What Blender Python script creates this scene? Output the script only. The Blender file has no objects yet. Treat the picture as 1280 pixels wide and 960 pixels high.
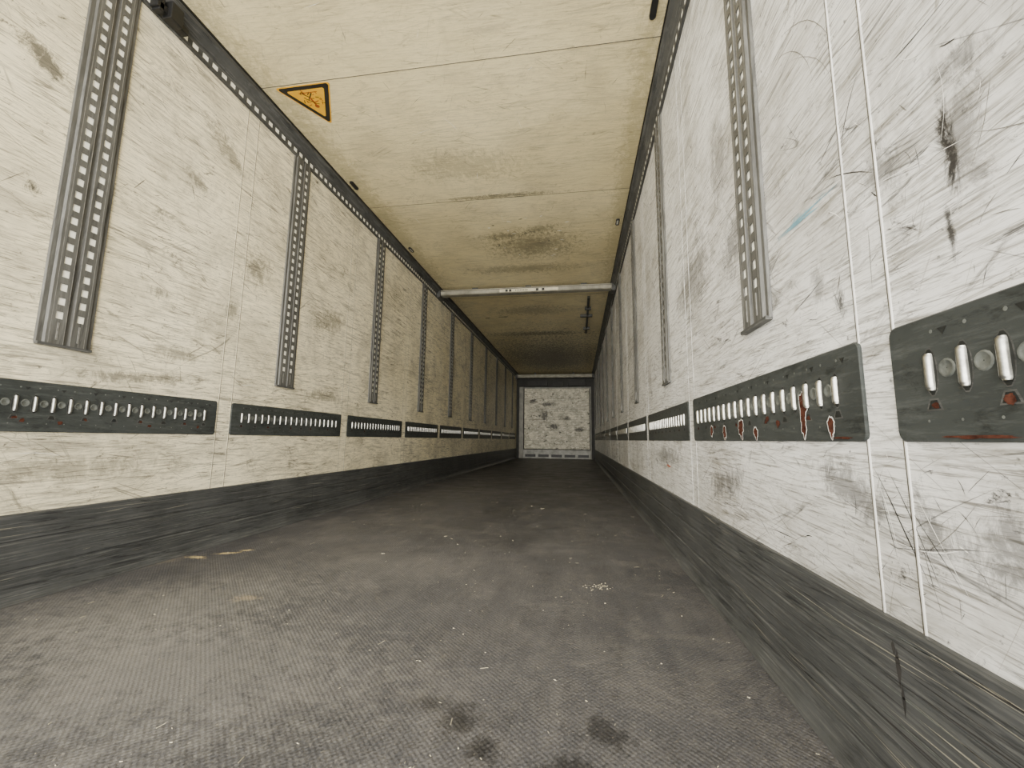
import bpy, math, random
import numpy as np
from mathutils import Matrix, Vector
random.seed(7)
W=2.46; H=2.678; Y0=-0.45; Y1=13.35
KZ=0.305; BZ0=0.590; BZ1=0.772; PB=0.915
RD=0.135; RX=0.064
SC=bpy.context.scene

# ------------------------------------------------------------------ nodes
def srgb(r,g,b):
    f=lambda c:(c/255/12.92) if c/255<=0.04045 else ((c/255+0.055)/1.055)**2.4
    return (f(r),f(g),f(b),1.0)
class NT:
    def __init__(s,name,rough=0.5,metal=0.0,spec=0.4):
        s.m=bpy.data.materials.new(name); s.m.use_nodes=True
        s.t=s.m.node_tree; s.b=s.t.nodes['Principled BSDF']
        s.b.inputs['Roughness'].default_value=rough
        s.b.inputs['Metallic'].default_value=metal
        s.b.inputs['Specular IOR Level'].default_value=spec
        s.tc=s.t.nodes.new('ShaderNodeTexCoord').outputs['Object']
        s.v=s.tc
    def n(s,k,**kw):
        nd=s.t.nodes.new(k)
        for a,b in kw.items(): setattr(nd,a,b)
        return nd
    def l(s,a,b): s.t.links.new(a,b)
    def setin(s,sock,v):
        if hasattr(v,'links'): s.l(v,sock)
        else: sock.default_value=v
    def math(s,op,a,b=0.0,c=0.0,clamp=False):
        nd=s.n('ShaderNodeMath',operation=op); nd.use_clamp=clamp
        s.setin(nd.inputs[0],a); s.setin(nd.inputs[1],b); s.setin(nd.inputs[2],c)
        return nd.outputs[0]
    def plane(s,ax):
        sep=s.n('ShaderNodeSeparateXYZ'); s.l(s.tc,sep.inputs[0])
        c=s.n('ShaderNodeCombineXYZ')
        s.l(sep.outputs[ax[0]],c.inputs[0]); s.l(sep.outputs[ax[1]],c.inputs[1])
        s.sep=sep; s.v=c.outputs[0]; return s.v
    def noise(s,scale,detail=4,rough=0.55,dist=0.0,rot=0.0,off=0.0):
        v=s.v
        if rot or off:
            m=s.n('ShaderNodeMapping'); s.l(v,m.inputs[0]); m.inputs['Rotation'].default_value=(0,0,math.radians(rot)); m.inputs['Location'].default_value=(off,off*1.7,off*.3); v=m.outputs[0]
        if isinstance(scale,(tuple,list)):
            m=s.n('ShaderNodeMapping'); s.l(v,m.inputs[0]); m.inputs['Scale'].default_value=(scale[0],scale[1],scale[2] if len(scale)>2 else 1); v=m.outputs[0]; scale=1
        t=s.n('ShaderNodeTexNoise'); s.l(v,t.inputs['Vector'])
        t.inputs['Scale'].default_value=scale; t.inputs['Detail'].default_value=detail
        t.inputs['Roughness'].default_value=rough; t.inputs['Distortion'].default_value=dist
        return t.outputs['Fac']
    def ramp(s,x,a,b,lo=0.0,hi=1.0):
        m=s.n('ShaderNodeMapRange'); m.clamp=True
        s.setin(m.inputs[0],x); m.inputs[1].default_value=a; m.inputs[2].default_value=b
        m.inputs[3].default_value=lo; m.inputs[4].default_value=hi
        return m.outputs[0]
    def mix(s,f,a,b):
        m=s.n('ShaderNodeMix',data_type='RGBA')
        s.setin(m.inputs[0],f); s.setin(m.inputs[6],a); s.setin(m.inputs[7],b)
        return m.outputs[2]
    def line(s,x,c,w):
        d=s.math('ABSOLUTE',s.math('SUBTRACT',x,c))
        return s.ramp(d,0,w,1,0)
    def blob(s,cy,cz,ry,rz,ang=0,amp=1.2,sc=9,ns=None):
        m=s.n('ShaderNodeMapping',vector_type='TEXTURE'); s.l(s.v,m.inputs[0])
        m.inputs['Location'].default_value=(cy,cz,0); m.inputs['Rotation'].default_value=(0,0,math.radians(ang)); m.inputs['Scale'].default_value=(ry,rz,1)
        L=s.n('ShaderNodeVectorMath',operation='LENGTH'); s.l(m.outputs[0],L.inputs[0])
        x=s.math('ADD',L.outputs['Value'],s.math('MULTIPLY',s.math('SUBTRACT',ns if ns is not None else s.noise(sc,5,.65),0.5),amp*2))
        return s.ramp(x,1.0,0.3)
    def bump(s,h,strength=0.3,dist=0.01):
        b=s.n('ShaderNodeBump'); b.inputs['Strength'].default_value=strength; b.inputs['Distance'].default_value=dist
        s.setin(b.inputs['Height'],h); s.l(b.outputs[0],s.b.inputs['Normal'])
    def out(s,col,rough=None):
        s.setin(s.b.inputs['Base Color'],col)
        if rough is not None: s.setin(s.b.inputs['Roughness'],rough)
        return s.m

def simple(name,col,rough=0.5,metal=0.0,var=0.25,sc=20,spec=0.4):
    m=NT(name,rough,metal,spec)
    n=m.noise(sc,4,.6)
    dark=tuple(c*(1-var) for c in col[:3])+(1,); lite=tuple(min(1,c*(1+var)) for c in col[:3])+(1,)
    return m.out(m.mix(m.ramp(n,.3,.7),dark,lite))

def dirty_panel(name,base,ax,blobs=(),seed=0.0,grime=0.5,scr=0.8,rough=0.45,edges=None,base2=None,dk=None):
    m=NT(name,rough,0,.25); m.plane(ax)
    dark=dk or srgb(44,41,38); mid=srgb(128,123,110)
    col=m.mix(m.ramp(m.noise(.9,3,.6,0,0,seed),.35,.65),base,base2 or tuple(c*.88 for c in base[:3])+(1,))
    cl=m.ramp(m.noise(2.4,6,.76,.6,0,seed+3),.47,.68)
    col=m.mix(m.math('MULTIPLY',cl,.55*grime),col,mid)
    mod=m.ramp(m.noise(1.9,3,.6,0,0,seed+9),.35,.6)
    s1=m.ramp(m.noise((3.0,45),5,.75,.3,2,seed+5),.50,.65)
    col=m.mix(m.math('MULTIPLY',m.math('MULTIPLY',s1,mod),.8*grime),col,mid)
    s2=m.ramp(m.noise((7,160),4,.78,.4,-3,seed+6),.51,.64)
    col=m.mix(m.math('MULTIPLY',s2,.75*grime),col,srgb(98,93,82))
    s3=m.ramp(m.noise((5,70),5,.8,.5,5,seed+8),.57,.66)
    col=m.mix(m.math('MULTIPLY',m.math('MULTIPLY',s3,mod),.9*grime),col,dark)
    for i,(rot,sx,sy,wd) in enumerate([(25,.55,10,.005),(-38,.5,9,.004),(62,.6,10,.004),(8,.6,18,.007),(-12,.8,16,.007)]):
        nn=m.noise((sx,sy),2,.5,.08,rot,seed+11+i*4.3)
        ln=m.line(nn,.5,wd)
        col=m.mix(m.math('MULTIPLY',m.math('MULTIPLY',ln,m.ramp(m.noise(4.5,3,.65,0,0,seed+20+i*3),.50,.62)),.85*scr),col,dark if i not in(2,3) else mid)
    sm=m.ramp(m.noise((3.4,7),7,.82,1.1,12,seed+31),.57,.68)
    col=m.mix(m.math('MULTIPLY',sm,.8*grime),col,srgb(86,82,74))
    sm=m.ramp(m.noise((9,18),6,.82,.9,-20,seed+41),.60,.69)
    col=m.mix(m.math('MULTIPLY',sm,.95*grime),col,dark)
    sp=m.ramp(m.noise(50,3,.6,0,0,seed+51),.65,.73)
    col=m.mix(m.math('MULTIPLY',sp,.7*grime),col,dark)
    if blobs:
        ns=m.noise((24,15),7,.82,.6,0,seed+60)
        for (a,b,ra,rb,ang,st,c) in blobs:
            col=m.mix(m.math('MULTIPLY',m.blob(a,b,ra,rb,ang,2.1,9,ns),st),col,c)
    m.bump(m.noise((14,40),4,.6,0,0,seed),.12,.01)
    return m.out(col,rough)

# ------------------------------------------------------------------ mesh helpers
def obj(name,verts,faces,mats,fm=None,parent=None,smooth=False):
    me=bpy.data.meshes.new(name); me.from_pydata([tuple(v) for v in verts],[],faces); 
    for m in (mats if isinstance(mats,(list,tuple)) else [mats]): me.materials.append(m)
    if fm:
        for p,i in zip(me.polygons,fm): p.material_index=i
    if smooth:
        for p in me.polygons: p.use_smooth=True
    me.update()
    o=bpy.data.objects.new(name,me); SC.collection.objects.link(o)
    if parent: o.parent=parent
    return o
def empty(name,loc=(0,0,0),rz=0.0):
    o=bpy.data.objects.new(name,None); SC.collection.objects.link(o); o.location=loc; o.rotation_euler=(0,0,rz); o.empty_display_size=.1
    return o
class MB:
    def __init__(s): s.v=[]; s.f=[]; s.m=[]
    def add(s,vs,fs,mi=0):
        k=len(s.v); s.v+=[tuple(v) for v in vs]; s.f+=[tuple(i+k for i in f) for f in fs]; s.m+=[mi]*len(fs)
    def box(s,x0,x1,y0,y1,z0,z1,mi=0):
        s.add([(x,y,z) for x in (x0,x1) for y in (y0,y1) for z in (z0,z1)],
              [(0,1,3,2),(4,6,7,5),(0,4,5,1),(2,3,7,6),(0,2,6,4),(1,5,7,3)],mi)
    def make(s,name,mats,parent=None,smooth=False):
        return obj(name,s.v,s.f,mats,s.m,parent,smooth)
def bevel(o,w=.003,seg=2):
    b=o.modifiers.new('bevel','BEVEL'); b.width=w; b.segments=seg; b.limit_method='ANGLE'
def solid(o,t,off=-1):
    s=o.modifiers.new('solid','SOLIDIFY'); s.thickness=t; s.offset=off

# ------------------------------------------------------------------ materials
D=srgb(46,44,42); DB=srgb(30,28,28); YG=srgb(140,128,88)
wallL=dirty_panel('painted_wall_left',srgb(248,238,206),(1,2),seed=1.0,grime=.95,scr=.8,base2=srgb(234,223,188),blobs=[
  (1.10,1.96,.05,.12,60,.8,D),(1.13,1.47,.03,.03,0,.9,DB),(1.75,1.9,.08,.04,-20,.6,D),(2.05,1.3,.08,.05,40,.6,D),(1.62,1.25,.06,.03,10,.6,D),(1.75,.98,.14,.04,0,.5,D),
  (1.6,.84,.3,.03,5,.6,D),(2.2,1.6,.14,.1,30,.55,D),(1.9,2.2,.18,.06,-30,.5,D),(3.0,1.5,.25,.1,20,.5,D),(3.0,.9,.3,.05,0,.5,D),(1.3,.45,.5,.04,0,.4,D)])
TE=srgb(80,135,150)
wallR=dirty_panel('painted_wall_right',srgb(236,235,230),(1,2),seed=17.0,grime=1.0,scr=.9,base2=srgb(216,214,208),blobs=[
  (.622,1.04,.016,.045,0,.95,DB),(.618,.955,.012,.05,6,.95,DB),(.632,.88,.008,.05,-4,.9,DB),(.60,1.0,.04,.11,0,.5,D),(.883,.865,.018,.04,-15,.9,DB),(.95,.93,.03,.05,0,.5,D),
  (1.0,1.10,.10,.012,0,.6,TE),(.59,1.10,.05,.03,20,.5,D),(.75,1.05,.06,.05,30,.5,D),
  (.62,.46,.09,.05,-30,.6,D),(.9,.50,.12,.05,20,.6,D),(.72,.46,.03,.07,-20,.6,D),(1.4,1.25,.15,.1,-30,.6,D),(1.6,.45,.2,.05,-10,.6,D),(1.5,1.6,.1,.2,0,.45,D),(1.9,1.3,.3,.15,0,.5,D),(2.6,.5,.4,.06,0,.6,D)])
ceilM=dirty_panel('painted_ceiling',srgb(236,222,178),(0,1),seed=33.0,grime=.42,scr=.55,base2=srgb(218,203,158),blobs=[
  (.12,3.5,.16,3.5,0,.45,YG),(2.36,3.5,.12,3.5,0,.45,YG),
  (1.3,3.33,.55,.035,0,.6,D),(1.5,4.3,.55,.35,0,.55,D),(1.2,4.05,.3,.08,0,.5,D),(1.6,3.95,.25,.1,0,.5,D),(1.1,2.9,.5,.2,0,.3,D),(1.3,4.9,.8,.15,0,.4,D),(1.2,8.1,1.2,.2,0,.6,D),(1.3,10.7,1.6,3.0,0,.85,D),(1.2,6.6,.7,.3,0,.4,D)])  # the largest blob darkens the ceiling towards its far end

def steel(name,c1,c2,ax,sx,sy,rough=.45,metal=.3,scr=.5,light=srgb(165,165,160),dk=srgb(32,32,31),dks=.6,spec=.2):
    m=NT(name,rough,metal,spec); m.plane(ax)
    col=m.mix(m.ramp(m.noise(3,5,.65),.35,.65),c1,c2)
    s1=m.ramp(m.noise((sx,sy),5,.78,.2),.50,.68)
    col=m.mix(m.math('MULTIPLY',s1,scr),col,light)
    s2=m.ramp(m.noise((sx*1.7,sy*.6),5,.78,.4,3,5),.53,.66)
    col=m.mix(m.math('MULTIPLY',s2,dks),col,dk)
    m.bump(m.noise((sx,sy),4,.6),.1,.005)
    return m.out(col,rough)
kickM=steel('scuffed_kick_plate',srgb(80,81,80),srgb(62,63,62),(1,2),2.8,120,.42,.1,.4,srgb(132,131,126),srgb(26,26,26),.7)
postM=steel('zinc_grey_post',srgb(92,91,86),srgb(74,73,69),(1,2),40,3,.45,.05,.22)
railM=steel('dark_rail_steel',srgb(80,80,77),srgb(62,62,60),(1,2),3,50,.5,.05,.25)
beltM=steel('charcoal_belt',srgb(66,69,67),srgb(52,55,53),(1,2),8,60,.42,.05,.28,srgb(108,111,107),srgb(30,32,30))
brightM=simple('bright_worn_steel',srgb(160,159,152),.3,.92,.4,60)
ribM=simple('post_rib_edge',srgb(128,126,120),.4,.3,.3,60)
holeM=simple('dimple_grey',srgb(98,101,96),.5,.2,.35,80)
pocketM=simple('pocket_shade',srgb(30,32,30),.6,.1,.35,80)  # near-black stands in for the shade inside the pockets
blackM=simple('black_rubber',srgb(22,22,22),.5,0,.3,40)
rustM=simple('rust',srgb(72,42,32),.9,0,.6,90,.1)
chipM=simple('white_primer_chip',srgb(215,214,208),.6,0,.12,60)
creamM=simple('cream_backing',srgb(246,242,226),.6,0,.1,10)
beadR=simple('sealant_bead_right',srgb(196,194,188),.5,0,.25,10)
beadL=simple('sealant_bead_left',srgb(198,190,165),.6,0,.2,10)
seamM=simple('seam_dark_sealant',srgb(88,84,75),.7,0,.3,12)  # dark grey-brown for seam and joint lines
aluM=simple('worn_aluminium',srgb(140,136,121),.55,.1,.35,9)
scrD=simple('scuff_dark',srgb(48,46,44),.6,0,.3,30)
scrM=simple('scuff_mid',srgb(108,104,95),.6,0,.2,30)
scrW=simple('scuff_white',srgb(242,240,232),.5,0,.05,30)
scrT=simple('crayon_teal',srgb(115,162,176),.6,0,.2,30)
scrR=simple('marker_red',srgb(170,90,60),.6,0,.2,30)
strawM=simple('straw',srgb(184,176,150),.7,0,.3,50)
yelM=simple('sign_yellow',srgb(222,166,30),.45,0,.1,15)
sgnK=simple('sign_black',srgb(30,28,25),.45,0,.2,15)
sgnR=simple('sign_red_brown',srgb(150,70,30),.5,0,.2,25)

m=NT('scuffed_bulkhead',.55); m.plane((0,2))
col=m.mix(m.ramp(m.noise(5,6,.75,.4),.35,.66),srgb(226,219,196),srgb(150,146,128))
col=m.mix(m.math('MULTIPLY',m.ramp(m.noise((3,28),5,.75,.3),.48,.64),.6),col,srgb(118,114,101))
col=m.mix(m.ramp(m.noise((9,12),4,.75,.6,0,4),.57,.66),col,srgb(52,50,46))
col=m.mix(m.math('MULTIPLY',m.ramp(m.noise((11,20),3,.7,.3,0,9),.56,.65),.8),col,srgb(236,230,212))
ns=m.noise(14,5,.75,.5)
for (a,b,ra,rb) in [(.9,1.35,.16,.22),(1.2,1.0,.2,.1),(1.6,1.25,.15,.08),(.55,1.8,.15,.1),(2.0,.9,.2,.1),(1.0,1.7,.3,.08)]:
    col=m.mix(m.math('MULTIPLY',m.blob(a,b,ra,rb,0,1.4,9,ns),.85),col,srgb(46,44,41))
m.bump(m.noise((9,14),3,.6),.3,.03)
bulkM=m.out(col)

# floor
m=NT('antislip_floor',.5,0,.3); m.plane((0,1))
col=m.mix(m.ramp(m.noise(.8,4,.6),.35,.65),srgb(80,79,80),srgb(62,62,64))
col=m.mix(m.math('MULTIPLY',m.ramp(m.noise((12,2.2),5,.78,.3),.48,.68),.35),col,srgb(106,104,102))
col=m.mix(m.math('MULTIPLY',m.ramp(m.noise((20,3.5),5,.78,.3,4,7),.52,.66),.4),col,srgb(40,40,41))
col=m.mix(m.math('MULTIPLY',m.ramp(m.noise(3.5,7,.84,.5,0,3),.48,.64),.42),col,srgb(118,114,108))
col=m.mix(m.math('MULTIPLY',m.ramp(m.noise(9,6,.84,.8,0,13),.56,.68),.5),col,srgb(36,36,36))
col=m.mix(m.math('MULTIPLY',m.ramp(m.noise(170,3,.8),.50,.68),.42),col,srgb(134,131,125))
col=m.mix(m.math('MULTIPLY',m.ramp(m.noise(120,3,.8,0,0,6),.54,.67),.55),col,srgb(32,32,32))
ns=m.noise(26,6,.84,.5)
for (a,b,ra,rb,ang,st,c) in [(.12,1.86,.05,.025,0,.9,srgb(215,192,138)),(.2,1.95,.07,.02,20,.8,srgb(215,192,138)),(.26,2.02,.04,.016,20,.8,srgb(215,192,138)),(.0,1.7,.2,.04,60,.25,srgb(150,138,110)),
   (.75,1.45,.06,.035,20,.6,srgb(165,146,108)),(1.70,.94,.05,.07,0,.75,srgb(24,23,23)),(1.77,.86,.04,.05,0,.75,srgb(24,23,23)),(2.0,.95,.06,.06,0,.65,srgb(24,23,23)),(1.93,.84,.07,.04,0,.6,srgb(24,23,23)),(1.62,.98,.05,.03,0,.6,srgb(24,23,23)),
   (1.55,2.5,.2,.3,0,.35,srgb(36,36,36)),(1.3,3.6,.3,.7,0,.35,srgb(38,38,38)),(.9,1.0,.7,.35,0,.4,srgb(130,127,120)),(.5,1.3,.6,.35,30,.4,srgb(130,127,120)),(1.1,1.9,.4,.3,0,.25,srgb(118,115,110))]:
    col=m.mix(m.math('MULTIPLY',m.blob(a,b,ra,rb,ang,2.5,9,ns),st),col,c)
col=m.mix(m.math('MULTIPLY',m.ramp(m.noise(90,3,.6),.66,.73),.6),col,srgb(168,160,144))
sx=m.math('SINE',m.math('MULTIPLY',m.sep.outputs[0],2*math.pi/.014)); sy=m.math('SINE',m.math('MULTIPLY',m.sep.outputs[1],2*math.pi/.014))
pat=m.math('MULTIPLY',sx,sy)
m.bump(m.math('ADD',m.math('MULTIPLY',pat,.3),m.math('MULTIPLY',m.noise(80,4,.75),1.6)),.45,.004)
floorM=m.out(col,m.ramp(m.noise(4,4),.3,.7,.38,.58))

# ------------------------------------------------------------------ shell
def shell(name,x0,x1,y0,y1,z0,z1,mat):
    b=MB(); b.box(x0,x1,y0,y1,z0,z1); return b.make(name,[mat])
floor=shell('floor',-.1,W+.1,Y0,Y1+.1,-.15,0,floorM)
wl=shell('wall_left',-.08,0,Y0,Y1,0,H,wallL)
wr=shell('wall_right',W,W+.08,Y0,Y1,0,H,wallR)
ce=shell('ceiling',-.08,W+.08,Y0,Y1+.1,H,H+.08,ceilM)
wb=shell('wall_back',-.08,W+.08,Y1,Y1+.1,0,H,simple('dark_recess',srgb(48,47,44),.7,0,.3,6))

# ------------------------------------------------------------------ kick plates
def kick(name,side):
    prof=[(0,.305),(.010,.305),(.013,.300),(.013,.215),(.010,.211),(.010,.205),(.013,.201),(.013,.115),(.010,.111),(.010,.105),(.013,.101),(.013,.05),(.018,.028),(.026,.012),(.036,.001),(0,.001)]
    vs=[];n=len(prof)
    for y in (Y0,Y1-.14):
        for x,z in prof: vs.append((x if side<0 else W-x,y,z))
    fs=[(i,(i+1)%n,(i+1)%n+n,i+n) for i in range(n)]
    fs+= [tuple(range(n)),tuple(range(2*n-1,n-1,-1))]
    return obj(name,vs,fs,[kickM])
kL=kick('baseboard_left',-1); kR=kick('baseboard_right',1)

# ------------------------------------------------------------------ perforated profile sheet
def perf(prof,holeseg,length,pitch,hl,start,end,axis='z'):
    b=MB(); ys=[0.0]; c=start
    while c+hl<end:
        ys+= [c,c+hl]; c+=pitch
    ys.append(length)
    for j in range(len(prof)-1):
        if j in holeseg:
            for i in range(len(ys)-1):
                if i%2==1: continue
                a,d=ys[i],ys[i+1]
                b.add([(prof[j][0],prof[j][1],a),(prof[j+1][0],prof[j+1][1],a),(prof[j+1][0],prof[j+1][1],d),(prof[j][0],prof[j][1],d)],[(0,1,2,3)])
        else:
            b.add([(prof[j][0],prof[j][1],0),(prof[j+1][0],prof[j+1][1],0),(prof[j+1][0],prof[j+1][1],length),(prof[j][0],prof[j][1],length)],[(0,1,2,3)])
    return b
PW=.178
pp=[(0,0),(.003,.007),(.018,.007),(.023,.015),(.043,.015),(.066,.015),(.078,.015),(.082,.006),(.096,.006),(.100,.015),(.112,.015),(.135,.015),(.155,.015),(.160,.007),(.175,.007),(.178,0)]
PL=H-RD-PB+.01
pb=perf(pp,[4,10],PL,.054,.028,.10,PL-.02)
pv=[(v[1]+.001,v[0]-PW/2,v[2]) for v in pb.v]
postmesh=None
def post(yc,side):
    global postmesh
    e=empty('slotted_upright_track',(0 if side<0 else W,yc,PB),0 if side<0 else math.pi)
    if postmesh is None:
        o=obj('perforated_channel',pv,pb.f,[postM],None,e); solid(o,.002,0); 
        b=MB()
        b.box(.0,.018,-PW/2+.002,PW/2-.002,-.006,.004)
        for c in (-.034,.034):
            b.box(.014,.0185,c-.003,c+.003,.02,.085)
            b.box(.0145,.0172,c-.024,c-.022,0,PL); b.box(.0145,.0172,c+.022,c+.024,0,PL)
        o2=b.make('foot_cap_and_ribs',[railM,ribM],e)
        for i,p in enumerate(o2.data.polygons): 
            if i>=6: p.material_index=1
        b=MB(); 
        for c in (-.034,.034): b.box(.0005,.0128,c-.014,c+.014,.09,PL)
        o3=b.make('slot_backing',[creamM],e); postmesh=(o.data,o2.data,o3.data)
    else:
        for d,nm in zip(postmesh,('perforated_channel','foot_cap_and_ribs','slot_backing')):
            o=bpy.data.objects.new(nm,d); SC.collection.objects.link(o); o.parent=e
            if nm=='perforated_channel': solid(o,.002,0)
P=1.232
for k in range(10): post(1.287+P*k,-1)
for k in range(10): post(1.252+P*k,1)

# ------------------------------------------------------------------ top rails
def rail(name,side):
    prof=[(0,RD),(.014,RD),(.014,RD-.016),(.014,RD-.044),(.019,RD-.06),(.045,.045),(RX,.035),(RX,0.001)]
    L=Y1-.2-Y0
    b=perf(prof,[2],L,.060,.034,.03,L-.02)
    vs=[((v[0] if side<0 else W-v[0]),Y0+v[2],H-v[1]) for v in b.v]
    o=obj(name,vs,b.f,[railM]); solid(o,.0015,0)
    b=MB(); x0,x1=(0.0005,.0130) 
    if side>0: x0,x1=W-.0130,W-.0005
    b.box(x0,x1,Y0,Y1-.2,H-RD+.012,H-RD+.048)
    b.make('slot_backing',[creamM],o)
    b=MB(); xa=RX-.002 if side<0 else W-RX-.006
    b.box(xa,xa+.008,Y0,Y1-.2,H-.012,H-.0005)
    b.make('rubber_seal',[blackM],o)
    return o
rL=rail('trim_1',-1); rR=rail('trim_2',1)

# ------------------------------------------------------------------ belt rails
def disc(b,y,z,ry,rz,x,mi,n=14,jit=0,rim=None):
    vs=[(x,y,z)]
    for i in range(n):
        a=2*math.pi*i/n; k=1+random.uniform(-jit,jit)
        vs.append((x,y+ry*k*math.cos(a),z+rz*k*math.sin(a)))
    b.add(vs,[(0,1+i,1+(i+1)%n) for i in range(n)],mi)
def capsule(b,y,z,r,h,x,mi):
    n=8; rows=[(-h/2-.003,.65),(-h/2,.92),(-h/2+.003,1),(h/2-.003,1),(h/2,.92),(h/2+.003,0.65)]
    vs=[];
    for dz,s in rows:
        for i in range(n+1):
            a=math.pi*i/n; vs.append((x+r*1.5*s*math.sin(a),y+r*(.4+.6*s)*math.cos(a),z+dz))
    fs=[]
    for j in range(len(rows)-1):
        for i in range(n): k=j*(n+1)+i; fs.append((k,k+1,k+n+2,k+n+1))
    fs.append(tuple(range(n+1))); fs.append(tuple(range(6*(n+1)-1,5*(n+1)-1,-1)))
    b.add(vs,fs,mi)
def belt_parts(L,e):
    h=BZ1-BZ0; t=.006
    b=MB()
    r=.014; pts=[]
    for cy,cz,a0 in ((L/2-r,h-r,0),(-L/2+r,h-r,90),(-L/2+r,r,180),(L/2-r,r,270)):
        for k in range(5): a=math.radians(a0+k*22.5); pts.append((cy+r*math.cos(a),cz+r*math.sin(a)))
    n=len(pts)
    vs=[(0.0005,y,z) for y,z in pts]+[(t-.002,y,z) for y,z in pts]+[(t,y*(1-.004/L),h/2+(z-h/2)*(1-.004/h)) for y,z in pts]
    fs=[(i,(i+1)%n,(i+1)%n+n,i+n) for i in range(n)]+[(i+n,(i+1)%n+n,(i+1)%n+2*n,i+2*n) for i in range(n)]+[tuple(range(2*n,3*n))]
    b.add(vs,fs,0)
    o=b.make('pressed_plate',[beltM],e)
    b=MB(); q=MB()
    N=int((L-.06)/.054); y0=-(N-1)*.054/2
    for i in range(N):
        y=y0+i*.054
        disc(b,y,.100,.0125,.036,t+.0003,1); disc(b,y,.100,.0105,.034,t+.0006,0)
        capsule(q,y,.100,.0064,.048,t-.001,0)
        if i<N-1: 
            vs=[];m_=14
            for rr,xx in ((.0135,t),(.0115,t+.0022),(.0095,t+.0006),(.001,t+.0003)):
                for k in range(m_): a=2*math.pi*k/m_; vs.append((xx,y+.027+rr*math.cos(a),.102+rr*math.sin(a)))
            fs=[(j*m_+k,j*m_+(k+1)%m_,(j+1)*m_+(k+1)%m_,(j+1)*m_+k) for j in range(3) for k in range(m_)]
            q.add(vs,fs,1)
        if i%2==0:
            for k_,mi,xo in ((1.25,1,.0003),(.9,0,.0007)):
                vs=[(t+xo,y-.012*k_,.053-.007*k_),(t+xo,y+.012*k_,.053-.007*k_),(t+xo,y+.006*k_,.053+.007*k_),(t+xo,y-.006*k_,.053+.007*k_)]
                b.add(vs,[(0,1,2,3)],mi)
            if i%4==0: disc(b,y+.002,.051,.007,.005,t+.001,3,9,.35)
            vs=[(t+.0006,y+.019,.160),(t+.0006,y+.035,.160),(t+.0006,y+.027,.149)]
            b.add(vs,[(0,1,2)],0)
        disc(b,y+.008,.158,.003,.003,t+.0006,2,8)
        disc(b,y-.012,.030,.0022,.0022,t+.0006,2,8)
    b.make('hole_shade_marks',[pocketM,railM,holeM,rustM],e)  # flat dark shapes paint recess shade, with dots and rust; nothing is cut
    q.make('retaining_bars',[brightM,holeM],e,True)
    return o
def belt(y0,y1,side,share=None):
    e=empty('lashing_rail_plate',(0 if side<0 else W,(y0+y1)/2,BZ0),0 if side<0 else math.pi)
    if share:
        for c in share.children:
            o=bpy.data.objects.new(c.name.split('.')[0],c.data); SC.collection.objects.link(o); o.parent=e
    else: belt_parts(y1-y0,e)
    return e
JL=[.83,2.06,3.275,4.507,5.725]+[5.725+1.228*k for k in range(1,7)]
JR=[.797,1.995,3.215,4.43,5.65]+[5.65+1.228*k for k in range(1,7)]
share=None
for J,side in ((JL,-1),(JR,1)):
    Js=[J[0]-1.20]+J
    for a,b_ in zip(Js[:-1],Js[1:]):
        y0,y1=a+.048,b_-.048
        if y1>Y1-.2: continue
        c=(y0+y1)/2
        e=belt(c-.562,c+.562,side,share)
        if share is None: share=e
    b=MB(); s=MB()
    for j in J:
        for d in (-.043,.043):
            x=0 if side<0 else W
            y=j+d; r=(.0025 if j<1 else .0013) if side>0 else .0012
            n=6; vs=[];
            for z in (KZ,H-RD):
                for i in range(n+1):
                    a=math.pi*i/n; vs.append((x-side*r*.8*math.sin(a),y+r*math.cos(a),z))
            fs=[(i,i+1,i+n+2,i+n+1) for i in range(n)]
            b.add(vs,fs,0)
            s.box(min(x,x-side*.0006),max(x,x-side*.0006),y+r*.9,y+r*.9+.003,KZ,H-RD)
    par=wl if side<0 else wr
    b.make('sealant_beads',[beadL if side<0 else beadR],par,True); s.make('joint_lines',[seamM],par)

# rust and flaking paint on the right-hand plates: overlapping ragged patches with runs
ch=MB()
def chip(y,z,ry,rz,white=True):
    x=W-.0075; rnd=random.Random(int(y*1000+z*100))
    subs=[(y,z,ry*.8,rz*.75)]
    for _ in range(3): subs.append((y+rnd.uniform(-.5,.5)*ry,z+rnd.uniform(-.6,.6)*rz,ry*rnd.uniform(.35,.6),rz*rnd.uniform(.3,.55)))
    subs.append((y+rnd.uniform(-.3,.3)*ry,z-rz*.8,ry*.25,rz*.45))
    def blob(yy,zz,a_,b_,k,xx,mi,rr):
        n=18; v=[(xx,yy,zz)]
        for i in range(n):
            a=2*math.pi*i/n; q=1+rr.uniform(-.22,.22); v.append((xx,yy+(a_*q+k)*math.cos(a),max(zz+(b_*q+k)*math.sin(a),BZ0+.002)))
        ch.add(v,[(0,1+(i+1)%n,1+i) for i in range(n)],mi)
    for j,(yy,zz,a_,b_) in enumerate(subs):
        sd=rnd.random()
        if white: blob(yy,zz,a_,b_,.0028,x-j*.00003,1,random.Random(sd))
        blob(yy,zz,a_,b_,0,x-.0004-j*.00003,0,random.Random(sd))
for (y,z,ry,rz,w) in [(1.035,.672,.018,.042,1),(1.037,.622,.012,.022,1),(.935,.622,.012,.022,1),(1.41,.63,.022,.030,1),(1.56,.62,.018,.024,1),(1.30,.615,.016,.018,1),(1.16,.635,.012,.010,0),(1.7,.63,.018,.02,1),(1.22,.65,.012,.008,0),
    (.575,.642,.009,.007,0),(.62,.597,.06,.0025,0),(.90,.597,.04,.002,0)]: chip(y,z,ry,rz,w)
ch.make('rust_and_paint_chips',[rustM,chipM],wr)
ch=MB()
for y in (1.05,1.2,1.31,1.65,1.9):
    disc(ch,y,.63+random.uniform(-.015,.01),.008,.007,.0078,0,10,.3)
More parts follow.
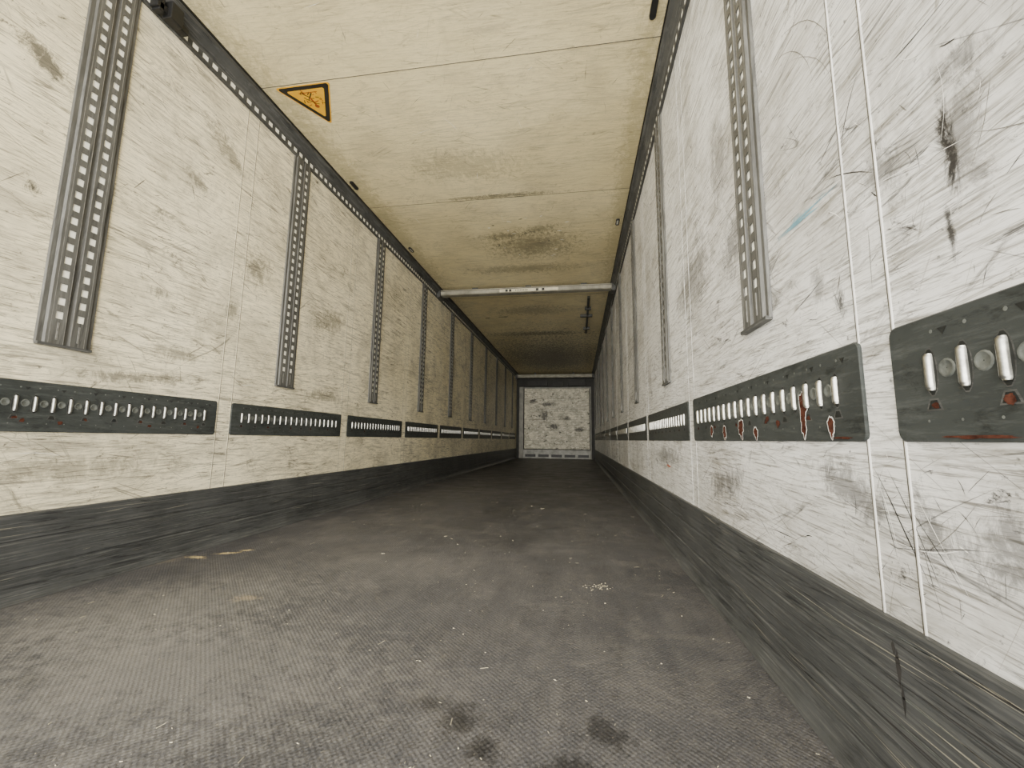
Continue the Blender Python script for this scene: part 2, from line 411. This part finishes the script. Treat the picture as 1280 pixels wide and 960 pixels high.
ch.make('rust_spots',[rustM],wl)

# ------------------------------------------------------------------ scuff strokes
def strokes(name,to3,lst,parent):
    b=MB()
    for (a,c,ang,L,w,cur,mi) in lst:
        n=8; dx=math.radians(ang); px,py=a,c; pts=[]
        for i in range(n+1):
            pts.append((px,py,dx)); px+=L/n*math.cos(dx); py+=L/n*math.sin(dx); dx+=cur/n+random.uniform(-.05,.05)
        vs=[]
        for i,(x,y,d) in enumerate(pts):
            ww=w/2*math.sin(math.pi*(i+.35)/(n+.7))*random.uniform(.5,1.2)
            vs+= [to3(x-ww*math.sin(d),y+ww*math.cos(d)),to3(x+ww*math.sin(d),y-ww*math.cos(d))]
        b.add(vs,[(2*i,2*i+1,2*i+3,2*i+2) for i in range(n)],mi)
    return b.make(name,[scrD,scrM,scrW,scrT,scrR],parent)
def inside(z):
    return not (BZ0-.02<z<BZ1+.02 or z<KZ+.02 or z>H-RD-.03)
def rndwall(n,pc,seed,wts):
    random.seed(seed); L=[]
    while len(L)<n:
        y=.4+random.random()**1.6*7; z=random.uniform(KZ+.03,H-RD-.05)
        k=random.random()
        if k<.6: ang=random.choice([0,180])+random.gauss(0,14); ln=random.uniform(.03,.22); w=random.uniform(.0008,.0022)
        elif k<.9: ang=random.uniform(0,360); ln=random.uniform(.02,.14); w=random.uniform(.0008,.002)
        else: ang=random.uniform(0,360); ln=random.uniform(.01,.04); w=random.uniform(.002,.005)
        z2=z+ln*math.sin(math.radians(ang)); y2=y+ln*math.cos(math.radians(ang))
        if not inside(z) or not inside(z2) or (z<BZ0)!=(z2<BZ0): continue
        bad=False
        for kk in range(8):
            c=pc+P*kk
            if max(z,z2)>PB-.03 and min(y,y2)-.01<c+.1 and max(y,y2)+.01>c-.1: bad=True
        if bad: continue
        L.append((y,z,ang,ln,w,random.gauss(0,.25),random.choices([0,1,2],wts)[0]))
    return L
LL=rndwall(480,1.287,5,[.45,.4,.15])
RR=rndwall(560,1.252,6,[.45,.3,.25])
random.seed(77)
for _ in range(150):
    z=random.choice([random.uniform(.33,.57),random.uniform(.8,1.25)])
    RR.append((random.uniform(.48,1.1),z,random.uniform(0,360),random.uniform(.01,.05),random.uniform(.0005,.0012),random.gauss(0,.4),random.choice([0,0,1,2])))
RR+=[(1.118,1.106,-176,.26,.004,0,3),(1.10,1.10,-176,.18,.005,0.1,3),
     (.837,.551,-125,.20,.0025,.1,0),(.80,.545,-122,.18,.0018,0,0),(.83,.53,-115,.12,.0015,.2,2),(.77,.50,-130,.14,.0015,.1,0),(.75,.52,-118,.16,.0012,0,2),(.82,.50,-100,.10,.002,0,0),
     (.66,1.20,-60,.12,.002,1.6,2),(.60,1.17,-20,.10,.0015,1.4,2),(.62,1.13,-100,.12,.001,.4,2),(.55,1.05,-80,.12,.001,.5,1),
     (1.0,1.63,200,.3,.0015,1.0,1),(1.04,1.60,200,.32,.0015,1.0,1),(1.08,1.57,200,.3,.0015,1.1,1),(1.0,1.50,210,.3,.001,1.1,1),(2.6,.45,180,.12,.012,0,4)]
strokes('scuff_marks',lambda a,b:(W-.0006,a,b),RR,wr)
LL+=[(1.72,1.86,-70,.07,.005,0,0),(1.5,1.75,-120,.09,.003,0,0)]
strokes('scuff_marks',lambda a,b:(.0006,a,b),LL,wl)
random.seed(9)
CC=[(random.uniform(.12,W-.12),random.uniform(1,7.5),random.uniform(0,360),random.uniform(.02,.16),random.uniform(.0012,.003),random.gauss(0,.3),random.choice([0,1,1,2])) for _ in range(200)]
CC+=[(.95+random.uniform(0,.9),3.8+random.uniform(-.15,.9),random.uniform(-20,20),random.uniform(.01,.05),random.uniform(.008,.02),0,random.choice([2,2,0])) for _ in range(26)]
CC+=[(1.0+random.uniform(-.3,.5),3.34+random.uniform(-.03,.03),random.uniform(-5,5),random.uniform(.05,.2),random.uniform(.004,.009),0,0) for _ in range(9)]
CC+=[(.6,6.9,5,.18,.05,0,0),(.35,6.95,0,.1,.05,0,0)]
strokes('scuff_marks',lambda a,b:(a,b,H-.0006),CC,ce)
b=MB()
for y in (2.02,3.36,5.9,8.2,10.6,12.4):
    b.box(RX,W-RX,y-.002,y+.002,H-.0012,H-.0001,0)
b.make('sheet_joints',[seamM],ce)
for par,sg_ in ((kL,-1),(kR,1)):
    b=MB(); random.seed(31+sg_)
    for _ in range(300):
        y=.4+random.random()**1.5*6; z=random.choice([random.uniform(.06,.10),random.uniform(.12,.2),random.uniform(.22,.295)]); L=random.uniform(.03,.4); w=random.uniform(.0004,.0014); s_=random.uniform(-.02,.02)*L*3
        x=.0134 if sg_<0 else W-.0134
        z2=min(max(z+s_,.055),.298)
        b.add([(x,y,z),(x,y+L*.5,(z+z2)/2+w),(x,y+L,z2),(x,y+L*.5,(z+z2)/2-w)],[(0,1,2,3)],random.choice([0,0,1,1,2]))
    x=.0134 if sg_<0 else W-.0134
    for y in ((2.9,5.8,8.7) if sg_<0 else (3.2,6.4,9.6)):
        b.add([(x,y,.05),(x,y+.003,.05),(x,y+.003,.30),(x,y,.30)],[(0,1,2,3)],0)
    if sg_>0:   # torn spot under the first joint
        for (ya,za,wy,wz) in ((.80,.235,.006,.03),(.795,.19,.004,.025),(.807,.262,.005,.012)):
            b.add([(x,ya-wy,za),(x,ya,za-wz),(x,ya+wy*.7,za-.2*wz),(x,ya+wy,za+.4*wz),(x,ya,za+wz),(x,ya-wy*.6,za+.5*wz)],[(0,1,2,3,4,5)],0)
    b.make('scratches',[scrD,holeM,aluM],par)

# ------------------------------------------------------------------ ceiling fittings
def slotcap(x,y,ring=False):
    b=MB(); n=20; L=.055; r=.016
    def loop(rr,z):
        o=[]
        for i in range(n):
            a=2*math.pi*i/n; o.append((x+rr*math.cos(a),y+(L-r if math.sin(a)>0 else -(L-r))+rr*math.sin(a),z))
        return o
    vs=loop(r,H-.0002)+loop(r,H-.012)+loop(r*.6,H-.014)+loop(r*.5,H-.006 if ring else H-.014)
    fs=[]
    for k in range(3): fs+=[(k*n+i,k*n+(i+1)%n,(k+1)*n+(i+1)%n,(k+1)*n+i) for i in range(n)]
    fs.append(tuple(range(3*n,4*n)))
    b.add(vs,fs,0); o=b.make('ceiling_grommet',[blackM,creamM])
    if ring: o.data.polygons[-1].material_index=1
for x,y,r in ((.115,3.01,0),(.12,4.22,1),(2.33,1.86,0),(.115,1.2,0),(2.34,3.9,1)): slotcap(x,y,r)
b=MB(); b.box(.016,.060,1.40,1.56,H-.135,H-.10); b.box(.03,.080,1.45,1.51,H-.150,H-.06); b.box(.016,.06,1.41,1.435,H-.145,H-.07)
o=b.make('rail_clip',[blackM]); bevel(o,.004)
b=MB(); b.box(2.10,2.135,6.0,8.1,H-.03,H-.0005); b.box(2.0,2.2,6.9,6.97,H-.04,H-.0005); b.box(2.07,2.165,6.5,6.56,H-.045,H-.0005); b.box(2.06,2.175,7.7,7.76,H-.045,H-.0005)
o=b.make('ceiling_cable_duct',[railM]); bevel(o,.004)
# ------------------------------------------------------------------ warning sign
sg=empty('warning_sign',(0,0,0))
A=Vector((.150,2.035)); B=Vector((.500,2.035)); C_=Vector((.325,2.340))
cen=(A+B+C_)/3
def tri(k,z,mat,nm,rot=0):
    pts=[cen+(p-cen)*k for p in (A,B,C_)]
    out=[]
    for i in range(3):
        p=pts[i]; q=pts[(i+1)%3]; r=pts[i-1]
        out+= [p+(r-p)*.05,p+((r-p)+(q-p))*.018,p+(q-p)*.05]
    n=len(out)
    vs=[(v.x,v.y,z) for v in out]+[(v.x,v.y,z+.0008) for v in out]
    return obj(nm,vs,[tuple(range(n))[::-1],tuple(range(n,2*n))]+[(i,(i+1)%n,(i+1)%n+n,i+n) for i in range(n)],[mat],None,sg)
tri(1.04,H-.0016,yelM,'yellow_edge'); tri(.97,H-.0024,sgnK,'black_border'); tri(.72,H-.0032,yelM,'yellow_field')
b=MB(); random.seed(4)
def dsk(x,y,r,mi,sq=1): 
    n=12; b.add([(x,y,H-.0036)]+[(x+r*math.cos(2*math.pi*i/n),y+r*sq*math.sin(2*math.pi*i/n),H-.0036) for i in range(n)],[(0,1+(i+1)%n,1+i) for i in range(n)],mi)
def bar(x0,y0,x1,y1,w,mi):
    d=Vector((x1-x0,y1-y0)); q=Vector((-d.y,d.x)).normalized()*w/2
    b.add([(x0+q.x,y0+q.y,H-.0036),(x0-q.x,y0-q.y,H-.0036),(x1-q.x,y1-q.y,H-.0036),(x1+q.x,y1+q.y,H-.0036)],[(0,1,2,3)],mi)
dsk(.325,2.19,.014,1); bar(.325,2.18,.32,2.12,.012,1); bar(.32,2.12,.29,2.09,.007,0); bar(.32,2.12,.35,2.09,.007,0); bar(.325,2.16,.36,2.15,.006,1); bar(.325,2.16,.29,2.13,.006,0)
for i in range(24):
    x=random.uniform(.27,.38); y=random.uniform(2.08,2.18); bar(x,y,x+random.uniform(-.025,.025),y+random.uniform(-.025,.025),.005,random.choice([0,1,1]))
bar(.27,2.085,.39,2.085,.006,1)
b.make('pictogram',[sgnK,sgnR],sg)

# ------------------------------------------------------------------ cross bars
cb=empty('ceiling_crossbar',(0,0,0))
b=MB(); b.box(.03,W-.03,5.44,5.55,H-.105,H-.030); o=b.make('bar',[aluM],cb); bevel(o,.008)
b=MB(); b.box(.03,W-.03,5.436,5.441,H-.052,H-.046,0); b.box(.03,W-.03,5.436,5.441,H-.100,H-.096,0); b.make('bar_grooves',[seamM],cb)
b=MB()
for x0 in (.001,W-.061): b.box(x0,x0+.06,5.41,5.58,H-.14,H-.02)
for x in (.5,1.25,2.0): b.box(x,x+.08,5.47,5.52,H-.032,H-.0005)
o=b.make('end_brackets',[railM],cb); bevel(o,.004)
b=MB()
for x in (.98,1.03,1.40,1.48): b.box(x,x+.035,5.433,5.436,H-.092,H-.060,0)
b.box(.9,1.7,5.436,5.4395,H-.095,H-.055,1)
for i in range(8): b.box(1.12+i*.022,1.132+i*.022,5.433,5.436,H-.084,H-.068,0)
b.make('label',[sgnK,beadL],cb)
cb2=empty('ceiling_crossbar',(0,0,0))
b=MB(); b.box(.07,W-.07,13.0,13.08,H-.16,H-.06); o=b.make('bar',[aluM],cb2); bevel(o,.006)
b=MB()
for x0 in (.001,W-.071): b.box(x0,x0+.07,12.97,13.11,H-.18,H-.04)
for x0 in (.6,1.8): b.box(x0,x0+.05,13.02,13.06,H-.062,H-.0005)
o=b.make('end_brackets',[railM],cb2)

# ------------------------------------------------------------------ bulkhead
bk=empty('front_bulkhead',(0,0,0))
b=MB(); b.box(.26,2.30,Y1-.10,Y1-.0005,.30,2.2); o=b.make('bulkhead_panel',[bulkM],bk); bevel(o,.01)
b=MB()
for x0,x1 in ((.10,.24),(2.32,W-.10)): b.box(x0,x1,Y1-.13,Y1-.0005,0.001,2.25)
o=b.make('side_columns',[simple('bulkhead_grey',srgb(118,116,108),.5,.1,.3,5)],bk); bevel(o,.008)
b=MB(); b.box(.24,2.32,Y1-.12,Y1-.0005,.001,.28); b.box(.24,2.32,Y1-.13,Y1-.0005,2.2,2.24)
o=b.make('bottom_return_air_grille',[simple('grille_grey',srgb(134,133,126),.5,.1,.35,7)],bk); bevel(o,.008)
b=MB()
for i in range(5): b.box(.3+i*.41,.3+i*.41+.33,Y1-.123,Y1-.1205,.05,.13)
b.make('grille_slots',[blackM],bk)
b=MB()
for (x0,x1,z0,z1) in ((.35,1.0,2.28,2.48),(1.15,1.5,2.26,2.42),(1.65,2.2,2.28,2.5)): b.box(x0,x1,Y1-.09,Y1-.0005,z0,z1)
o=b.make('blower_housings',[simple('blower_dark',srgb(44,43,40),.6,.2,.3,8)],bk); bevel(o,.01)
b=MB()
for i in range(5): b.box(.26,2.30,Y1-.103,Y1-.1005,.55+i*.33,.556+i*.33)
b.make('panel_ribs',[seamM],bk)

# ------------------------------------------------------------------ floor debris
b=MB(); random.seed(21)
for i in range(560):
    y=.55+random.random()**1.7*6; x=random.uniform(.06,W-.06)
    L=random.uniform(.002,.007) if random.random()<.86 else random.uniform(.012,.028); w=random.uniform(.0006,.0015); a=random.uniform(0,math.pi)
    dx,dy=math.cos(a)*L/2,math.sin(a)*L/2; qx,qy=-math.sin(a)*w/2,math.cos(a)*w/2; h=random.uniform(.0006,.002)
    b.add([(x-dx-qx,y-dy-qy,.0003),(x+dx-qx,y+dy-qy,.0003),(x+dx+qx,y+dy+qy,.0003),(x-dx+qx,y-dy+qy,.0003),(x-dx,y-dy,h),(x+dx,y+dy,h)],
          [(0,1,5,4),(3,4,5,2),(0,4,3),(1,2,5)],0)
for i in range(60):
    x=2.03+random.gauss(0,.03); y=1.82+random.gauss(0,.018); s=random.uniform(.001,.004)
    b.add([(x-s,y,.0003),(x,y-s,.0003),(x+s,y,.0003),(x,y+s,.0003),(x,y,s*.6)],[(0,1,4),(1,2,4),(2,3,4),(3,0,4)],0)
b.make('straw_debris',[strawM])

# ------------------------------------------------------------------ light: daylight through the open rear, plus an added fill sun
w=bpy.data.worlds.new('daylight'); SC.world=w; w.use_nodes=True
bg=w.node_tree.nodes['Background']; bg.inputs[0].default_value=(0.97,.98,1.0,1); bg.inputs[1].default_value=3.6
def sun(name,ang,strength,d,col):
    s=bpy.data.lights.new(name,'SUN'); s.angle=math.radians(ang); s.energy=strength; s.color=col
    o=bpy.data.objects.new(name,s); SC.collection.objects.link(o)
    o.rotation_euler=Vector(d).to_track_quat('-Z','Y').to_euler(); o.location=(1.2,-3,2)
sun('hazy_sky_glow',92,15.5,(0.0,1,.0),(1,.965,.88))
sun('bulkhead_fill_sun',20,2.0,(0.02,1,-.01),(1,.965,.88))  # narrow lamp added down the axis to lift the far bulkhead

# ------------------------------------------------------------------ camera
f,yaw,pi_,ro,cx,h=523.7,.1571,.1311,.0130,1.9505,.5862
F=Vector((-math.sin(yaw)*math.cos(pi_),math.cos(yaw)*math.cos(pi_),math.sin(pi_)))
R0=Vector((math.cos(yaw),math.sin(yaw),0)); U0=R0.cross(F)
R=R0*math.cos(ro)+U0*math.sin(ro); U=-R0*math.sin(ro)+U0*math.cos(ro)
cd=bpy.data.cameras.new('camera'); cd.sensor_width=36; cd.lens=f/1280*36; cd.clip_start=.01
co=bpy.data.objects.new('camera',cd); SC.collection.objects.link(co); SC.camera=co
M=Matrix((R,U,-F)).transposed().to_4x4(); M.translation=Vector((cx,0,h)); co.matrix_world=M
